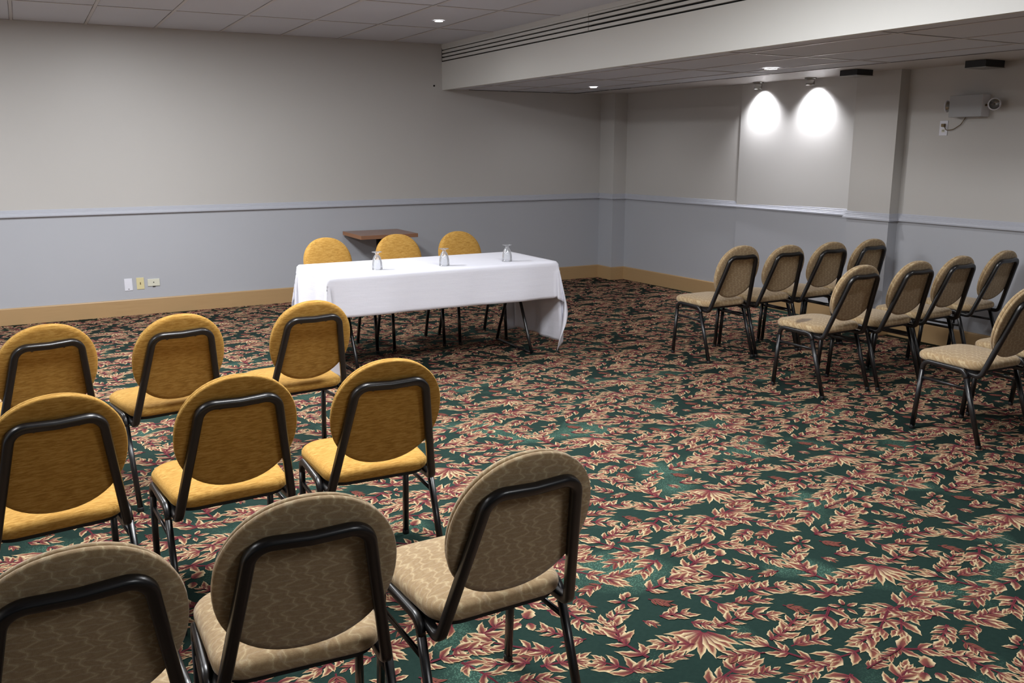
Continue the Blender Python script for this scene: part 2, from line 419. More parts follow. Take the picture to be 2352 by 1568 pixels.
def petal(base, ang, L, W, bend=0., kind='F'):
    rows, cols = [], []
    N = 7; p = Vector(base); a = ang
    prof = [.30, .62, .90, 1.0, .86, .60, .22, 0.0] if kind != 'O' else [.2, .7, .95, 1., .95, .8, .45, 0]
    jag = [1, 1.05, .92, 1.12, .84, 1.1, .95, 1]
    side = rnd.random() < .5
    for i in range(N+1):
        t = i/N; w = W*prof[i]*jag[i] if kind != 'B' else W*prof[i]*.8
        nx, ny = -math.sin(a), math.cos(a)
        k = [1, .52, .14, -.14, -.60, -1]
        rows.append([(p.x+nx*w*q, p.y+ny*w*q) for q in k])
        if kind == 'B':
            e = lerp(COL['brown'], COL['cream'], .12); c = lerp(COL['burg'], COL['dark'], .5); mm = COL['rust']; cols.append([e, mm, c, c, mm, e])
        else:
            e = lerp(COL['burg'], COL['pale'], min(1, max(0, (t-.08)/.30)))
            e2 = lerp(COL['burg'], COL['cream'], min(1, max(0, (t-.12)/.4)))
            m1 = lerp(COL['burg'], COL['brown'], min(1, t*1.3)) if t < .6 else lerp(COL['brown'], COL['cream'], .6); m2 = lerp(COL['burg'], COL['cream'], min(1, max(0, (t-.12)/.3)))
            c = lerp(COL['dark'], COL['brown'], min(1, t*1.2)) if t < .85 else COL['cream']
            r = [e, m2, c, c, m1, e2]
            cols.append(r if side else r[::-1])
        st = L/N; p = p+Vector((math.cos(a), math.sin(a)))*st; a += bend/N
    addpoly_grid(rows, cols)
def stem(pts, w0, w1):
    rows, cols = [], []
    n = len(pts)
    for i, p in enumerate(pts):
        a = pts[min(i+1, n-1)]-pts[max(i-1, 0)]; a.normalize(); w = w0+(w1-w0)*i/(n-1)
        rows.append([(p.x-a.y*w, p.y+a.x*w), (p.x, p.y), (p.x+a.y*w, p.y-a.x*w)]); cols.append([COL['burg'], COL['dark'], COL['burg']])
    addpoly_grid(rows, cols)
def spray(b, t, kind='F', curve=None, fat=1.0):
    b = Vector(b); t = Vector(t); d = t-b; L = d.length; a0 = math.atan2(d.y, d.x)
    if curve is None: curve = rnd.uniform(-.5, .5)
    n = 12; a = a0-curve/2; p = b.copy(); axis = [p.copy()]; angs = [a]
    for i in range(n): p = p+Vector((math.cos(a), math.sin(a)))*(L/n); a += curve/n; axis.append(p.copy()); angs.append(a)
    fn = lambda s: (axis[min(n, int(s*n))].lerp(axis[min(n, int(s*n)+1)], s*n-int(s*n)), angs[min(n, int(s*n))])
    if kind == 'F':
        npair = max(3, min(5, int(L/.06)))
        stem(axis[:10], .006*fat, .003)
        for i in range(npair):
            for sgn in (-1, 1):
                s = .06+.66*i/(npair-1)+rnd.uniform(0, .07)
                q, aa = fn(min(.9, s)); taper = .72+.28*math.sin(PI*(.2+.8*s))
                pl = min(.086, (L*.46*taper+.016))*rnd.uniform(.8, 1.2)*fat; sp_ = rnd.uniform(.85, 1.25)*(1-.4*s)
                petal(q, aa+sgn*sp_, pl, pl*rnd.uniform(.16, .21), -sgn*rnd.uniform(.3, 1.0))
                if rnd.random() < .3: petal(q, aa+sgn*(sp_+.42), pl*.66, pl*.13, -sgn*.4)
        q, aa = fn(.74); pl = min(.1, L*.34)
        for da, f in ((0, 1), (.36, .8), (-.36, .8)): petal(q, aa+da, pl*f, pl*.17, -da*.5)
    elif kind in ('B', 'T'):
        stem(axis, .003, .0015); npair = 4
        for i in range(npair):
            for sgn in (-1, 1):
                q, aa = fn(.15+.7*i/npair); pl = (L*.34+.012)*rnd.uniform(.7, 1.1)
                petal(q, aa+sgn*rnd.uniform(.6, 1.0), pl, pl*.2, -sgn*.3, 'B' if kind == 'B' or rnd.random() < .25 else 'F')
        q, aa = fn(.9); petal(q, aa, L*.3, L*.07, 0, 'B' if kind == 'B' else 'F')
    elif kind == 'S':
        for k in range(5):
            a = a0+2*PI*k/5+rnd.uniform(-.2, .2); q = b+Vector((math.cos(a), math.sin(a)))*.014
            petal(q, a, L*rnd.uniform(.6, 1), L*.2, 0, 'O' if rnd.random() < .5 else 'F')
    elif kind == 'O': petal(b, a0, L, L*.34, .1, 'O')
    elif kind == 'A': # broad fan
        for k in range(9):
            a = a0+(k-4)*.27; petal(b+Vector((math.cos(a), math.sin(a)))*.01, a, L*(1-.05*abs(k-4)), L*.12, (k-4)*.06)
# figure of one repeat (carpet coordinates read off the floor)
MOT = [('F',(-3.72,-6.72),(-3.57,-6.47)),('F',(-3.54,-6.75),(-3.25,-6.83))]
PX = '''F 900 590 1045 520
A 960 560 1010 600
F 950 585 1290 655
F 900 590 770 600
F 905 600 870 680
F 745 700 550 745
F 830 715 1020 712
T 1090 690 1180 740
F 770 830 870 765
O 925 770 928 735
O 905 785 880 810
O 945 785 970 812
F 1090 890 735 840
F 1080 745 1210 800
F 1110 830 1000 805
T 1200 840 1120 865
F 1480 905 1240 800
F 1340 850 1270 780
S 1300 712 1360 735
B 1390 700 1500 720
F 1370 670 1495 635
F 1790 650 1500 600
F 1500 660 1750 742
F 1600 780 1710 790
T 1400 775 1470 790
F 1480 625 1560 550
A 1665 812 1690 905
F 1645 858 1480 855
T 1770 830 1880 835
F 1060 935 1250 915
F 1460 955 1260 915
T 980 990 1150 975
F 990 1035 1200 1055
B 1220 1000 1335 1035
F 725 925 985 1015
S 850 1085 900 1100
A 860 1110 835 1240
F 780 1150 615 1170
F 555 1225 350 1095
S 1370 1090 1440 1110
T 950 1110 1095 1125
F 1370 1265 1080 1165
F 1720 1010 1660 1145
B 570 965 695 1000
O 480 965 500 940
F 1650 1262 1385 1200
S 1510 1010 1570 1040
F 640 590 560 650
F 1115 1000 1090 1060'''
def floor_pt(u, v):
    u = 1200+u/2.0417; v = 900+v/2.0417
    r = fw*1.0+R2*((u-1176)/F)-U2*((v-784)/F); t = -CAM.z/r.z; q = CAM+r*t; return Vector((q.x, q.y))
def lat(p):   # lattice coordinates
    d = A1.x*A2.y-A1.y*A2.x; return ((p.x*A2.y-p.y*A2.x)/d, (A1.x*p.y-A1.y*p.x)/d)
used = []
for ln in PX.split('\n'):
    k, a, b, c, d = ln.split(); P0 = floor_pt(float(a), float(b)); P1 = floor_pt(float(c), float(d))
    i, j = lat(P0); mid = (P0+P1)/2; mi, mj = lat(mid); fr = (mi % 1, mj % 1)
    dup = False
    for (g, kk) in used:
        di = min(abs(g[0]-fr[0]), 1-abs(g[0]-fr[0])); dj = min(abs(g[1]-fr[1]), 1-abs(g[1]-fr[1]))
        if math.hypot(di, dj) < .055: dup = True
    if dup: continue
    used.append((fr, k)); off = A1*math.floor(mi)+A2*math.floor(mj)
    spray(P0-off, P1-off, k)
# fill remaining large gaps of the repeat with small motifs
for t_ in range(400):
    f_ = (rnd.random(), rnd.random())
    if all(math.hypot(min(abs(g[0]-f_[0]), 1-abs(g[0]-f_[0])), min(abs(g[1]-f_[1]), 1-abs(g[1]-f_[1]))) > .097 for g, _ in used):
        used.append((f_, 'x')); c0 = A1*f_[0]+A2*f_[1]; a = rnd.uniform(-.5, .5)+rnd.choice((0, PI)); L = rnd.uniform(.10, .15)
        dv = Vector((math.cos(a), math.sin(a)))*L/2; spray(c0-dv, c0+dv, rnd.choice('FFTT'))
    if len(used) > 120: break
TV = np.array(LV, np.float32); TF = np.array(LF, np.int64); TC = np.array(LC, np.float32)
allV, allF, allC = [], [], []; nb = 0
for i in range(-14, 6):
    for j in range(-16, 4):
        o_ = A1*i+A2*j
        c0 = o_+A1*.5+A2*.5
        if c0.x < -8.6 or c0.x > 1.0 or c0.y < -9.6 or c0.y > .9: continue
        dcam = c0-Vector((CAM.x, CAM.y)); fwd2 = Vector((fw.x, fw.y)).normalized(); along = dcam.dot(fwd2); lat_ = abs(dcam.dot(Vector((R2.x, R2.y)).normalized()))
        if along < .6 or lat_ > along*.75+1.3: continue
        V = TV.copy(); V[:, 0] += o_.x; V[:, 1] += o_.y
        # keep only petals inside the room
        ctr = V[TF].mean(1); ok = (ctr[:, 0] > XL+.05) & (ctr[:, 1] < -.02) & (ctr[:, 0] < .17)
        ok &= ~((ctr[:, 0] > -.02) & (ctr[:, 1] > -.33))
        allV.append(V); allF.append(TF[ok]+nb); allC.append(TC); nb += len(V)
V = np.concatenate(allV); Fq = np.concatenate(allF); Cc = np.concatenate(allC)
base = np.array([(XL-.1, YB-.1, 0), (.5, YB-.1, 0), (.5, .1, 0), (XL-.1, .1, 0), (XL-.1, YB-.1, -.1), (.5, YB-.1, -.1), (.5, .1, -.1), (XL-.1, .1, -.1)], np.float32)
bf = np.array([(0, 1, 2, 3), (7, 6, 5, 4), (0, 4, 5, 1), (1, 5, 6, 2), (2, 6, 7, 3), (3, 7, 4, 0)], np.int64)
V = np.concatenate([base, V]); Fq = np.concatenate([bf, Fq+8]); Cc = np.concatenate([np.zeros((8, 3), np.float32), Cc])
# wind every leaf face upwards
a_, b_, c2_ = V[Fq[6:, 0]], V[Fq[6:, 1]], V[Fq[6:, 2]]
cr = (b_[:, 0]-a_[:, 0])*(c2_[:, 1]-a_[:, 1])-(b_[:, 1]-a_[:, 1])*(c2_[:, 0]-a_[:, 0])
fl = np.where(cr < 0)[0]+6; Fq[fl] = Fq[fl][:, ::-1]
me = bpy.data.meshes.new('floor'); me.vertices.add(len(V)); me.vertices.foreach_set('co', V.ravel())
me.loops.add(len(Fq)*4); me.loops.foreach_set('vertex_index', Fq.ravel().astype(np.int32))
me.polygons.add(len(Fq)); me.polygons.foreach_set('loop_start', np.arange(0, len(Fq)*4, 4, dtype=np.int32))
me.materials.append(M['carpet']); me.materials.append(M['leaf'])
mi_ = np.ones(len(Fq), np.int32); mi_[:6] = 0; me.polygons.foreach_set('material_index', mi_)
at = me.attributes.new('weave', 'FLOAT_COLOR', 'POINT'); at.data.foreach_set('color', np.concatenate([Cc, np.ones((len(Cc), 1), np.float32)], 1).ravel())
me.update(calc_edges=True)
fl_ = bpy.data.objects.new('floor', me); C.objects.link(fl_); tag(fl_, 'dark green carpet woven with cream and burgundy leaf sprays', 'carpet', kind='structure')

# carpet seam thread running between the two chair blocks
bm = bmesh.new(); sp = [Vector((-3.06+.05*(t/9.), -2.86-t*.5, .0022)) for t in range(0, 10)]
sp = [Vector((-3.064+(.228/4.55)*(-2.858-y), y, .0024)) for y in [-3.1-.25*i for i in range(0, 19)]]
for a, b in zip(sp, sp[1:]):
    pass
tube(bm, sp, .0011, .0008, n=6, pw=2)
tag(obj('carpet_seam_thread', bm, simple('pale_thread', (168, 160, 140), .8)), 'thin pale seam thread running along the open carpet', 'thread')

# ------------------------------------------------------------------ chairs
def oval(a, b, n=56, e=2.15):
    out = []
    for i in range(n):
        t = 2*PI*i/n; c, s = math.cos(t), math.sin(t); q = (abs(c)**e+abs(s)**e)**(-1/e); out.append((a*c*q, b*s*q))
    return out
TILT = .30
def make_chair(name, fab, label, group, ob=.214, oz=.693, top=.815):
    t = thing(name, label, 'chair', group=group)
    # seat pad
    ol = [(p.x, p.y) for p in fillet([(-.197, -.185, 0), (.197, -.185, 0), (.222, .232, 0), (-.222, .232, 0)], [.075, .075, .10, .10], 8, True)]
    bm = bmesh.new()
    lay = [(.03, .418), (.006, .419), (.0, .425), (-.003, .436), (-.002, .447), (.004, .456), (.014, .4625), (.03, .4665), (.06, .471), (.10, .475), (.14, .477), (.17, .4785), (.19, .479)]
    cushion(bm, ol, lay); obj('seat', bm, M[fab], t, smooth=True)
    bm = bmesh.new(); cushion(bm, [(x*.93, y*.93) for x, y in ol], [(0, .404), (0, .4175)]); obj('seat_board', bm, M['rubber'], t)
    # legs and side rails
    for s in (-1, 1):
        FB, FT = Vector((s*.219, .183, 0)), Vector((s*.2165, .150, .417)); RT_, RB = Vector((s*.2165, -.112, .413)), Vector((s*.222, -.247, 0))
        path = fillet([FB+Vector((0, 0, .012)), FT, RT_, RB+Vector((0, 0, .012))], [.0, .045, .045, 0], 8)
        iA = 1; iB = len(path)-2
        k1 = path[0].lerp(path[1], .97); k2 = path[-1].lerp(path[-2], .97)
        bm = bmesh.new(); tube(bm, [path[0], k1], .0135, .0115, ref=(0, 1, 0)); obj('leg', bm, M['tube'], t, smooth=True)
        bm = bmesh.new(); tube(bm, [path[-1], k2], .0135, .0115, ref=(0, 1, 0)); obj('leg', bm, M['tube'], t, smooth=True)
        bm = bmesh.new(); tube(bm, [k1]+path[1:-1]+[k2], .0115, .0135, ref=(1, 0, 0)); obj('side_rail', bm, M['tube'], t, smooth=True)
        bm = bmesh.new(); g1 = FB.lerp(FT, .76); g2 = RB.lerp(RT_, .76)
        tube(bm, [g1, g2], .0065, .0085, ref=(1, 0, 0)); obj('stretcher', bm, M['tube'], t, smooth=True)
        for q in (FB, RB):
            bm = bmesh.new(); lathe(bm, [(.0135, 0), (.0145, .004), (.0145, .018), (.012, .022)], 16, q.x, q.y); obj('foot_cap', bm, M['rubber'], t, smooth=True)
    # back frame: one bent tube
    pts = [(-.186, .02, .402), (-.196, -.195, .392), (-.125, -.334, top), (0, -.337, top-.005), (.125, -.334, top), (.196, -.195, .392), (.186, .02, .402)]
    bm = bmesh.new(); tube(bm, fillet(pts, [0, .032, .052, .2, .052, .032, 0], 9), .0135, .0145, pw=4, ref=(0, 0, 1)); obj('back_frame', bm, M['tube'], t, smooth=True)
    for y in (.10, -.06):
        bm = bmesh.new(); tube(bm, [(-.212, y, .398), (.212, y, .398)], .009, .008); obj('cross_bar', bm, M['tube'], t, smooth=True)
    # round back: rear panel and front pad
    R = Matrix.Translation((0, -.268+(.693-oz)*.3, oz)) @ Matrix.Rotation(PI/2+TILT, 4, 'X')  # local z points backwards
    ov = oval(.205, ob)
    bm = bmesh.new(); cushion(bm, ov, [(.006, -.008), (.001, -.006), (.0, -.002), (.0006, .004), (.0035, .0078), (.02, .009), (.12, .0095)], R); b = obj('back_panel', bm, M[fab], t, smooth=True)
    bm = bmesh.new(); cushion(bm, ov, [(.12, -.042), (.07, -.041), (.035, -.038), (.017, -.033), (.008, -.027), (.004, -.019), (.0045, -.012), (.012, -.0085)], R); obj('backrest', bm, M[fab], t, smooth=True)
    for s in ((-1, 1) if fab == 'yellow' else ()):
        bm = bmesh.new(); lathe(bm, [(.007, 0), (.007, .003), (.005, .006), (0, .007)], 12)
        bmesh.ops.transform(bm, matrix=Matrix.Translation((s*.062, -.3185, .797)) @ Matrix.Rotation(PI/2+TILT, 4, 'X'), verts=bm.verts); obj('bolt', bm, M['tube'], t, smooth=True)
    return t
def dup(root, label, group):
    r = root.copy(); C.objects.link(r); r['label'] = label
    if group: r['group'] = group
    for ch in list(root.children):
        if ch.parent is not root: continue
        c = ch.copy(); C.objects.link(c); c.parent = r
    return r
G1 = 'mustard chairs in the left block'; G2 = 'tan chairs in the left block'; G3 = 'tan chairs in the right block'; G4 = 'mustard chairs behind the table'
CH = [
 ('y', (-6.358, -6.183, .13), 'mustard chair at the left picture edge in the second mustard row', G1),
 ('y', (-5.802, -6.200, .06), 'mustard chair in the middle of the second mustard row, between two others', G1),
 ('y', (-5.262, -6.234, -.03), 'mustard chair at the right end of the second mustard row, nearest the open carpet', G1),
 ('y', (-6.386, -4.967, .24), 'mustard chair at the left picture edge in the row nearest the baseboard', G1),
 ('y', (-5.836, -4.984, .17), 'mustard chair in the middle of the row nearest the baseboard', G1),
 ('y', (-5.193, -4.916, .09), 'mustard chair whose round back overlaps the white tablecloth', G1),
 ('t', (-6.338, -7.365, .054), 'tan patterned chair in the bottom left corner, cut off by the picture edge', G2),
 ('t', (-5.848, -7.325, -.06), 'tan patterned chair between two others in the nearest row', G2),
 ('t', (-5.322, -7.309, .026), 'tan patterned chair at the right end of the nearest row, its whole seat showing', G2),
 ('t', (-1.643, -4.058, .01), 'tan chair at the left end of the farthest right-hand row, nearest the corner', G3),
 ('r', (-1.166, -4.06, .01), 'tan chair second from the left in the farthest right-hand row', G3),
 ('r', (-.689, -4.06, .01), 'tan chair third from the left in the farthest right-hand row', G3),
 ('r', (-.212, -4.05, .02), 'tan chair in front of the pillar, rightmost of the farthest right-hand row', G3),
 ('s', (-1.650, -5.172, .038), 'tan chair with a dark stain on its seat, left end of the middle right-hand row', G3),
 ('r', (-1.155, -5.200, .038), 'tan chair second from the left in the middle right-hand row, right of the stained one', G3),
 ('r', (-.650, -5.155, .053), 'tan chair third from the left in the middle right-hand row', G3),
 ('r', (-.080, -5.105, .09), 'tan chair standing closest to the right wall, last of the middle row', G3),
 ('t', (-1.657, -6.306, -.021), 'tan chair nearest the camera at the right edge, back cut by the picture edge', G3),
 ('t', (-1.125, -6.29, .02), 'tan chair mostly hidden behind the one at the right edge, seat tip showing', G3),
 ('y', (-4.190, -2.580, 3.197), 'mustard chair behind the left end of the white table, facing the room', G4),
 ('y', (-3.597, -2.584, 3.117), 'mustard chair behind the middle of the white table, before the small wooden table', G4),
 ('y', (-3.022, -2.596, 3.138), 'mustard chair behind the right half of the white table, facing the room', G4),
]
proto = {}
for k, (x, y, rz), lab, g in CH:
    if k == 's':
        r = dup(proto['r'], lab, g)
        for c in r.children:
            if c.name.startswith('seat') and 'board' not in c.name:
                c.data = c.data.copy(); c.data.materials[0] = M['tan_stained']
    elif k in proto: r = dup(proto[k], lab, g)
    else:
        r = proto[k] = make_chair('chair', {'y': 'yellow', 't': 'tan', 'r': 'tan'}[k], lab, g, *((.198, .687, .808) if k == 'r' else ()))
    r.location = (x, y, .001); r.rotation_euler = (0, 0, rz)

# ------------------------------------------------------------------ banquet table, cloth, glasses
TCX, TCY, HX, HY, TZ = -3.633, -3.072, .912, .378, .742
t = thing('folding_table', 'long folding table with black steel legs under the white cloth', 'table', (TCX, TCY, 0))
bm = bmesh.new(); box(bm, (-HX+.004, -HY+.004, TZ-.03), (HX-.004, HY-.004, TZ-.003), bev=.004); obj('tabletop', bm, simple('table_laminate', (150, 130, 104), .5), t)
for s, x in ((1, .743), (-1, -.70)):
    for q in (-1, 1):
        bm = bmesh.new(); tube(bm, fillet([(x, q*.30, .012), (x, q*.245, .14), (x, q*.105, .42), (x, q*.105, .70)], [0, .02, .05, 0], 5), .0125, pw=2, n=14)
        obj('leg', bm, M['tube'], t, smooth=True)
    bm = bmesh.new(); tube(bm, [(x, -.30, .012), (x, .30, .012)], .0095, pw=2, n=12); obj('foot_bar', bm, M['tube'], t, smooth=True)
    bm = bmesh.new(); box(bm, (x-.02, -.14, .685), (x+.02, .14, .712)); obj('leg_bracket', bm, M['tube'], t)
    bm = bmesh.new(); tube(bm, [(x, 0, .52), (x-s*.30, 0, .70)], .007, n=8, pw=2); tube(bm, [(x, -.105, .50), (x, .105, .50)], .008, n=8, pw=2); obj('brace', bm, M['tube'], t, smooth=True)

def cloth():
    dE, dF, st = .655, .292, .02
    def axis(h, d):
        n1 = int(d/st); n2 = int(2*h/.04)
        a = [-h-d+d*i/n1 for i in range(n1)]+[-h+2*h*i/n2 for i in range(n2)]+[h+d*i/n1 for i in range(n1+1)]
        return a
    xs, ys = axis(HX+.002, dE), axis(HY+.002, dF); hx, hy = HX+.002, HY+.002
    def hang(d, R=.012):       # along-surface distance past the edge -> (out, down) with a rounded edge
        L = R*PI/2
        if d < L: a = d/R; return R*math.sin(a), R*(1-math.cos(a))
        return R, R+(d-L)
    bm = bmesh.new(); grid = []
    for x in xs:
        row = []
        for y in ys:
            dx = max(abs(x)-hx, 0); dy = max(abs(y)-hy, 0)*(1 if y < 0 else .84); sx = 1 if x > 0 else -1; sy = 1 if y > 0 else -1
            if dx <= 1e-9 and dy <= 1e-9: p = (x, y, 0)
            elif dx <= 1e-9:
                o, dn = hang(dy); w = .010*math.sin(x*5.2+1.1*sy)+.006*math.sin(x*11+2)+.003*math.sin(x*23)
                fall = min(1, dn/.25)
                p = (x, sy*(hy+o+.004+fall*(w+.018)), -dn)
            elif dy <= 1e-9:
                o, dn = hang(dx); w = .016*math.sin(y*15+.8*sx)+.008*math.sin(y*29+1); fall = min(1, dn/.5)
                p = (sx*(hx+o+.004+fall*(w+.030)), y, -dn)
            else:
                r = math.hypot(dx, dy); ph = math.atan2(dx, dy); o, dn = hang(r)
                f = ph/(PI/2)
                e = math.sin(PI*f)
                hdiag = r*(.105*(1-math.cos(4*ph))*.5*1.6)
                tt = -r*.105*math.sin(8*ph)*e**.5 - r*.03*math.sin(4*ph)
                dirx, diry = math.sin(ph), math.cos(ph)
                ox = o*dirx; oy = o*diry
                # carry over edge offsets of the neighbouring drops
                fall = min(1, dn/.25)
                wx0 = .010*math.sin(sx*hx*5.2+1.1*sy)+.006*math.sin(sx*hx*11+2)+.003*math.sin(sx*hx*23)
                wy0 = .016*math.sin(sy*hy*15+.8*sx)+.008*math.sin(sy*hy*29+1)
                oy += (.004+fall*(wx0+.018))*(1-f); ox += (.004+min(1, dn/.5)*(wy0+.030))*f
                h = hdiag/math.sqrt(2); tq = tt/math.sqrt(2)
                bp = math.exp(-((f-.71)/.13)**2)*max(0, r-.33)**1.15
                p = (sx*(hx+ox+h+tq-.42*bp), sy*(hy+oy+h-tq+.10*bp), -dn*math.cos(.16*e))
            row.append(bm.verts.new(p))
        grid.append(row)
    for i in range(len(xs)-1):
        for j in range(len(ys)-1): bm.faces.new((grid[i][j], grid[i+1][j], grid[i+1][j+1], grid[i][j+1]))
    return bm
cl = obj('tablecloth', cloth(), M['linen'], None, (TCX, TCY, TZ+.0025), smooth=True)
sm = cl.modifiers.new('thick', 'SOLIDIFY'); sm.thickness = .0016; sm.offset = 1
tag(cl, 'white tablecloth draped over the long table, ends nearly to the floor', 'tablecloth')
cl.rotation_euler = (0, 0, 0)

gprof_o = [(.0, .1305), (.036, .1300), (.0375, .1285), (.036, .1270), (.022, .1235), (.0125, .1190), (.0115, .1120), (.0155, .1060), (.0245, .0930), (.0325, .0720), (.0375, .0460), (.0395, .0200), (.0392, .0005)]
gprof_i = [(.0372, .0005), (.0374, .0200), (.0352, .0460), (.0302, .0720), (.0220, .0915), (.0110, .1015), (0, .1035)]
def make_glass(x, y, lab):
    bm = bmesh.new(); lathe(bm, gprof_o+gprof_i, 36, cap=False)
    o = obj('goblet', bm, M['glass'], None, (x, y, TZ+.0048), smooth=True)
    return tag(o, lab, 'glass', 'upturned glasses on the white table')
g0 = make_glass(-4.118, -3.245, 'upturned clear stemmed glass at the left of the white table')
for x, y, lab in ((-3.600, -3.285, 'upturned clear stemmed glass in the middle of the white table'), (-3.062, -3.283, 'upturned clear stemmed glass at the right end of the white table')):
    g = g0.copy(); C.objects.link(g); g.location = (x, y, TZ+.0048); g['label'] = lab

# small wooden pedestal table at the wall
t = thing('pedestal_table', 'small square brown wooden table against the front wall', 'table', (-3.03, -.335, 0))
bm = bmesh.new(); box(bm, (-.315, -.30, .692), (.315, .305, .732), bev=.003)
for f in bm.faces:
    if abs(f.normal.x) > .7: f.material_index = 1
    elif abs(f.normal.y) > .7: f.material_index = 0
o = obj('tabletop', bm, [M['oak_top'], M['oak_edge']], t)
bm = bmesh.new(); tube(bm, [(0, 0, .03), (0, 0, .69)], .038, n=20, pw=6); obj('column', bm, M['tube'], t, smooth=True)
bm = bmesh.new(); box(bm, (-.22, -.035, 0), (.22, .035, .03), bev=.006); box(bm, (-.035, -.22, 0), (.035, .22, .03), bev=.006); obj('base', bm, M['tube'], t)
bm = bmesh.new(); box(bm, (-.15, -.15, .684), (.15, .15, .692)); obj('top_plate', bm, M['tube'], t)

# ------------------------------------------------------------------ wall fittings
def plate(name, x, z, w, h, mat, label, cat, d=.006):
    t = thing(name, label, cat, (x, .001, z), 0)
    bm = bmesh.new(); box(bm, (-w/2, -d, -h/2), (w/2, 0, h/2), bev=.002); obj('cover_plate', bm, mat, t); return t
t = plate('blank_wall_plate', -5.528, .305, .072, .118, M['white_plastic'], 'white blank wall plate, leftmost of three low on the front wall', 'wall plate')
bm = bmesh.new(); box(bm, (-.004, -.008, -.046), (.005, -.005, -.040)); obj('screw', bm, M['dark'], t)
t = plate('jack_plate', -5.419, .310, .070, .115, M['ivory'], 'yellowish ivory wall plate with a dark centre slot, middle of three', 'wall plate')
bm = bmesh.new(); box(bm, (-.004, -.009, -.010), (.004, -.005, .012), bev=.001); obj('jack', bm, M['brass'], t)
t = plate('cable_plate', -5.296, .312, .112, .070, M['cream_plastic'], 'cream horizontal wall plate with a dark dot, rightmost of three', 'wall plate', .010)
bm = bmesh.new(); lathe(bm, [(.005, 0), (.005, .004), (0, .004)], 12); bmesh.ops.transform(bm, matrix=Matrix.Translation((0, -.009, .002)) @ Matrix.Rotation(PI/2, 4, 'X'), verts=bm.verts); obj('screw', bm, M['dark'], t)
bm = bmesh.new(); box(bm, (-.012, -.010, -.043), (.014, -.001, -.035), bev=.001); obj('cable_clip', bm, M['dark'], t)
bm = bmesh.new(); lathe(bm, [(.010, 0), (.009, .006), (0, .006)], 14); bmesh.ops.transform(bm, matrix=Matrix.Rotation(PI/2, 4, 'X'), verts=bm.verts)
o = obj('wall_plug', bm, M['dark'], None, (-2.222, 0, 2.285)); tag(o, 'small black plug in the front wall just left of the bulkhead', 'plug')

# emergency light with outlet and cord
t = thing('emergency_light', 'grey emergency light box with round lamp high on the right wall', 'emergency light', (XW, -4.80, 1.845))
bm = bmesh.new(); box(bm, (-.10, -.145, 0), (0, .135, .165), bev=.004)
for f in bm.faces:
    if f.normal.y < -.7: f.material_index = 1
obj('housing', bm, [M['unit'], M['unit_side']], t)
def lamp_head(px, py, pz, ax, ay):
    bm = bmesh.new(); tube(bm, fillet([(-.055, ax*.14, .085), (-.055, ax*.175, .085), (px, py, pz)], [0, .01, 0], 4), .008, n=10, pw=2); obj('bracket', bm, M['brass'], t, smooth=True)
    R = Matrix.Translation((px, py, pz)) @ Matrix.Rotation(ay, 4, 'Z') @ Matrix.Rotation(PI/2, 4, 'Y')
    bm = bmesh.new(); lathe(bm, [(0, -.045), (.018, -.042), (.034, -.020), (.040, 0), (.042, .004), (.040, .008), (.034, .004), (.030, -.004), (0, -.012)], 28, cap=False)
    bmesh.ops.transform(bm, matrix=R, verts=bm.verts); h = obj('lamp_head', bm, M['chrome'], t, smooth=True)
    bm = bmesh.new(); lathe(bm, [(.0385, 0), (.046, .002), (.046, .009), (.0385, .010)], 28, cap=False); bmesh.ops.transform(bm, matrix=R, verts=bm.verts); obj('rim', bm, M['white_plastic'], h, smooth=True)
    bm = bmesh.new(); lathe(bm, [(0, .003), (.036, .001)], 24, cap=False); bmesh.ops.transform(bm, matrix=R, verts=bm.verts); obj('lens', bm, M['glass'], h, smooth=True)
lamp_head(-.085, -.235, .088, -1, math.radians(180+38))
lamp_head(-.045, .185, .088, 1, math.radians(100))
t = thing('power_outlet', 'white power outlet with a plugged cord below the emergency light', 'outlet', (XW, -4.565, 1.765))
bm = bmesh.new(); box(bm, (-.006, -.036, -.058), (0, .036, .058), bev=.002); obj('cover_plate', bm, M['white_plastic'], t)
for z in (-.02, .02):
    bm = bmesh.new(); box(bm, (-.008, -.014, z-.012), (-.005, .014, z+.012), bev=.002); s = obj('socket', bm, M['cream_plastic'], t)
    bm = bmesh.new(); box(bm, (-.009, -.008, z-.004), (-.0075, -.004, z+.006)); box(bm, (-.009, .004, z-.004), (-.0075, .008, z+.006)); obj('slot', bm, M['dark'], s)
bm = bmesh.new(); pts = [Vector((-.012, -4.57+4.565, .025)), Vector((-.02, -.035, -.020)), Vector((-.012, -.095, -.010)), Vector((-.012, -.155, .025)), Vector((-.015, -.195, .081))]
tube(bm, fillet(pts, [0, .03, .05, .05, 0], 5), .003, n=8, pw=2); co = obj('cord', bm, M['brass'], t, smooth=True)
bm = bmesh.new(); box(bm, (-.028, -.019, .011), (-.008, .009, .035), bev=.003); obj('plug', bm, M['brass'], co)

# dark boxes under the lower ceiling
def cbox(x, y, w, d, h, lab):
    t = thing('ceiling_box', lab, 'ceiling box', (x, y, HL-.004), 0, 'black boxes under the lower ceiling')
    bm = bmesh.new(); box(bm, (-w/2, -d/2, -h), (w/2, d/2, 0), bev=.002); obj('housing', bm, M['black_box'], t)
    bm = bmesh.new(); box(bm, (-w/2-.004, -d/2-.004, -h-.004), (w/2+.004, d/2+.004, -h)); obj('bottom_lip', bm, M['chrome'], t)
cbox(-.092, -3.95, .19, .18, .045, 'black box under the lower ceiling beside the lit panel')
cbox(.085, -4.985, .22, .17, .050, 'black box under the lower ceiling above the emergency light')

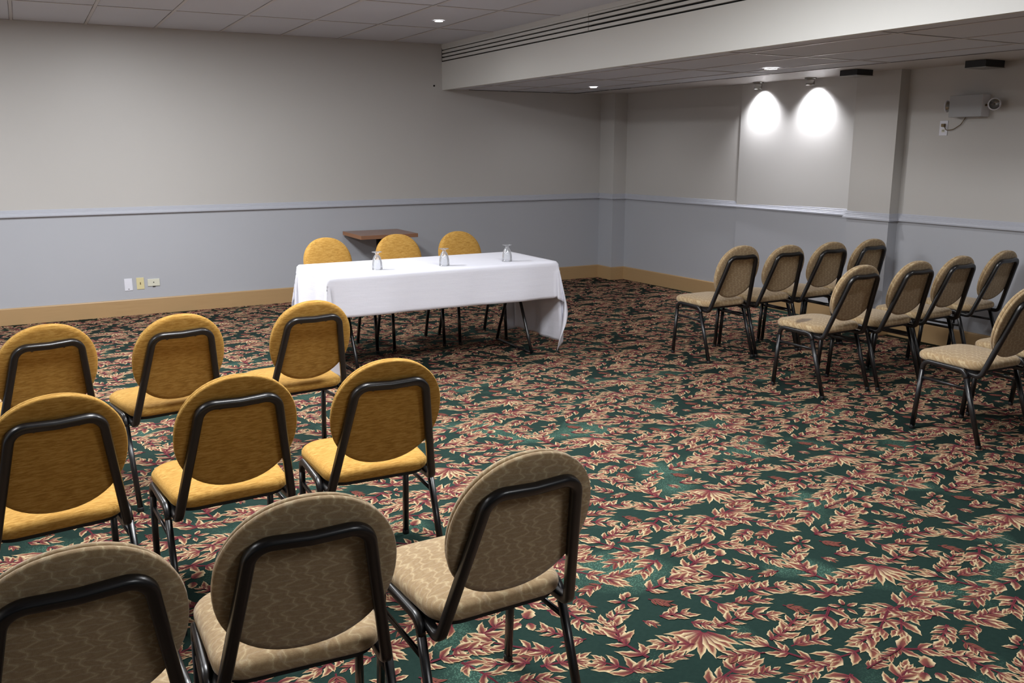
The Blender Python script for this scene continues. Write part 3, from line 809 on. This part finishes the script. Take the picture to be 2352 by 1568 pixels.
# downlights (lit) and their beams
def downlight(x, y, z, label, power, size=.034, spot=166, vis=True, blend=.6):
    t = thing('recessed_downlight', label, 'ceiling light', (x, y, z), 0, 'recessed ceiling downlights')
    bm = bmesh.new(); lathe(bm, [(size+.003, -.0005), (size+.012, -.006), (size+.014, -.002), (size+.014, .001)], 28, cap=False); obj('trim_ring', bm, M['tbar'], t, smooth=True)
    bm = bmesh.new(); lathe(bm, [(0, -.0048), (size, -.0046), (size+.003, -.001)], 28, cap=False); obj('lens', bm, M['lamp'], t)
    L = bpy.data.lights.new('beam', 'SPOT'); L.energy = power; L.spot_size = math.radians(spot); L.spot_blend = blend; L.shadow_soft_size = .035; L.color = (1.0, .985, .985)
    lo = bpy.data.objects.new('beam', L); C.objects.link(lo); lo.parent = t; lo.location = (0, 0, -.045)
    return t
PW = 60
downlight(-2.917, -1.727, HC-.004, 'small lit downlight in the higher ceiling near the bulkhead', PW*.05, .034)
downlight(-.862, -1.133, HL-.004, 'small lit downlight in the lower ceiling near the far corner', PW*.10, .034)
downlight(-.859, -3.747, HL-.004, 'lit downlight in the lower ceiling above the far right-hand chairs', PW*.30, .05)
downlight(-.86, -6.4, HL-.004, 'recessed downlight overhead, out of the picture', PW*.3, .05)
def troffer(x, y, power):
    t = thing('fluorescent_troffer', 'fluorescent ceiling panel overhead, out of the picture', 'ceiling light', (x, y, HC), 0, 'fluorescent ceiling panels')
    bm = bmesh.new()
    for a, b in (((-.30, -.60), (-.27, .60)), ((.27, -.60), (.30, .60)), ((-.27, -.60), (.27, -.57)), ((-.27, .57), (.27, .60))): box(bm, (a[0], a[1], -.008), (b[0], b[1], -.0045))
    obj('frame', bm, M['tbar'], t)
    bm = bmesh.new(); box(bm, (-.27, -.57, -.007), (.27, .57, -.0045)); obj('diffuser', bm, M['panel_lens'], t)
    L = bpy.data.lights.new('glow', 'AREA'); L.shape = 'RECTANGLE'; L.size = .52; L.size_y = 1.12; L.energy = power; L.color = (.975, .985, 1.0)
    lo = bpy.data.objects.new('glow', L); C.objects.link(lo); lo.parent = t; lo.location = (0, 0, -.012)
M['panel_lens'] = emis('lit_panel_lens', (245, 248, 255), 3)
for x, y, p in ((-5.38, -2.62, 88), (-5.38, -6.1, 66), (-7.8, -2.62, 60), (-7.8, -6.1, 30), (-3.55, -5.9, 52), (-4.4, -9.9, 27)): troffer(x, y, p)

# spotlights washing the panel
def spot(x, y, label):
    t = thing('ceiling_spotlight', label, 'spotlight', (x, y, HL-.003), 0, 'two cylinder spotlights over the panel')
    bm = bmesh.new(); lathe(bm, [(.055, 0), (.055, -.010), (.050, -.012)], 28); obj('canopy', bm, M['chrome'], t, smooth=True)
    bm = bmesh.new(); lathe(bm, [(.038, -.010), (.040, -.014), (.040, -.060), (.042, -.066), (.039, -.066), (.036, -.056), (.034, -.020)], 28, cap=False); obj('body', bm, M['chrome'], t, smooth=True)
    bm = bmesh.new(); lathe(bm, [(0, -.056), (.036, -.056)], 24, cap=False); obj('bulb', bm, M['lamp'], t)
    L = bpy.data.lights.new('beam', 'SPOT'); L.energy = 52; L.spot_size = math.radians(116); L.spot_blend = 1.0; L.shadow_soft_size = .03; L.color = (.97, .96, 1.0)
    lo = bpy.data.objects.new('beam', L); C.objects.link(lo); lo.parent = t; lo.location = (0, 0, -.075); lo.rotation_euler = (0, math.radians(-22), 0)
spot(.19, -2.50, 'left one of two small cylinder spotlights over the bright panel')
spot(.20, -3.17, 'right one of two small cylinder spotlights, nearer the pillar')

# ------------------------------------------------------------------ world and view
w = bpy.data.worlds.new('world'); scene.world = w; w.use_nodes = True; w.node_tree.nodes['Background'].inputs[0].default_value = (.02, .02, .02, 1)
scene.view_settings.view_transform = 'Standard'; scene.view_settings.look = 'None'; scene.view_settings.gamma = 1; scene.view_settings.exposure = .24
try: scene.view_settings.use_curve_mapping = False
except Exception: pass
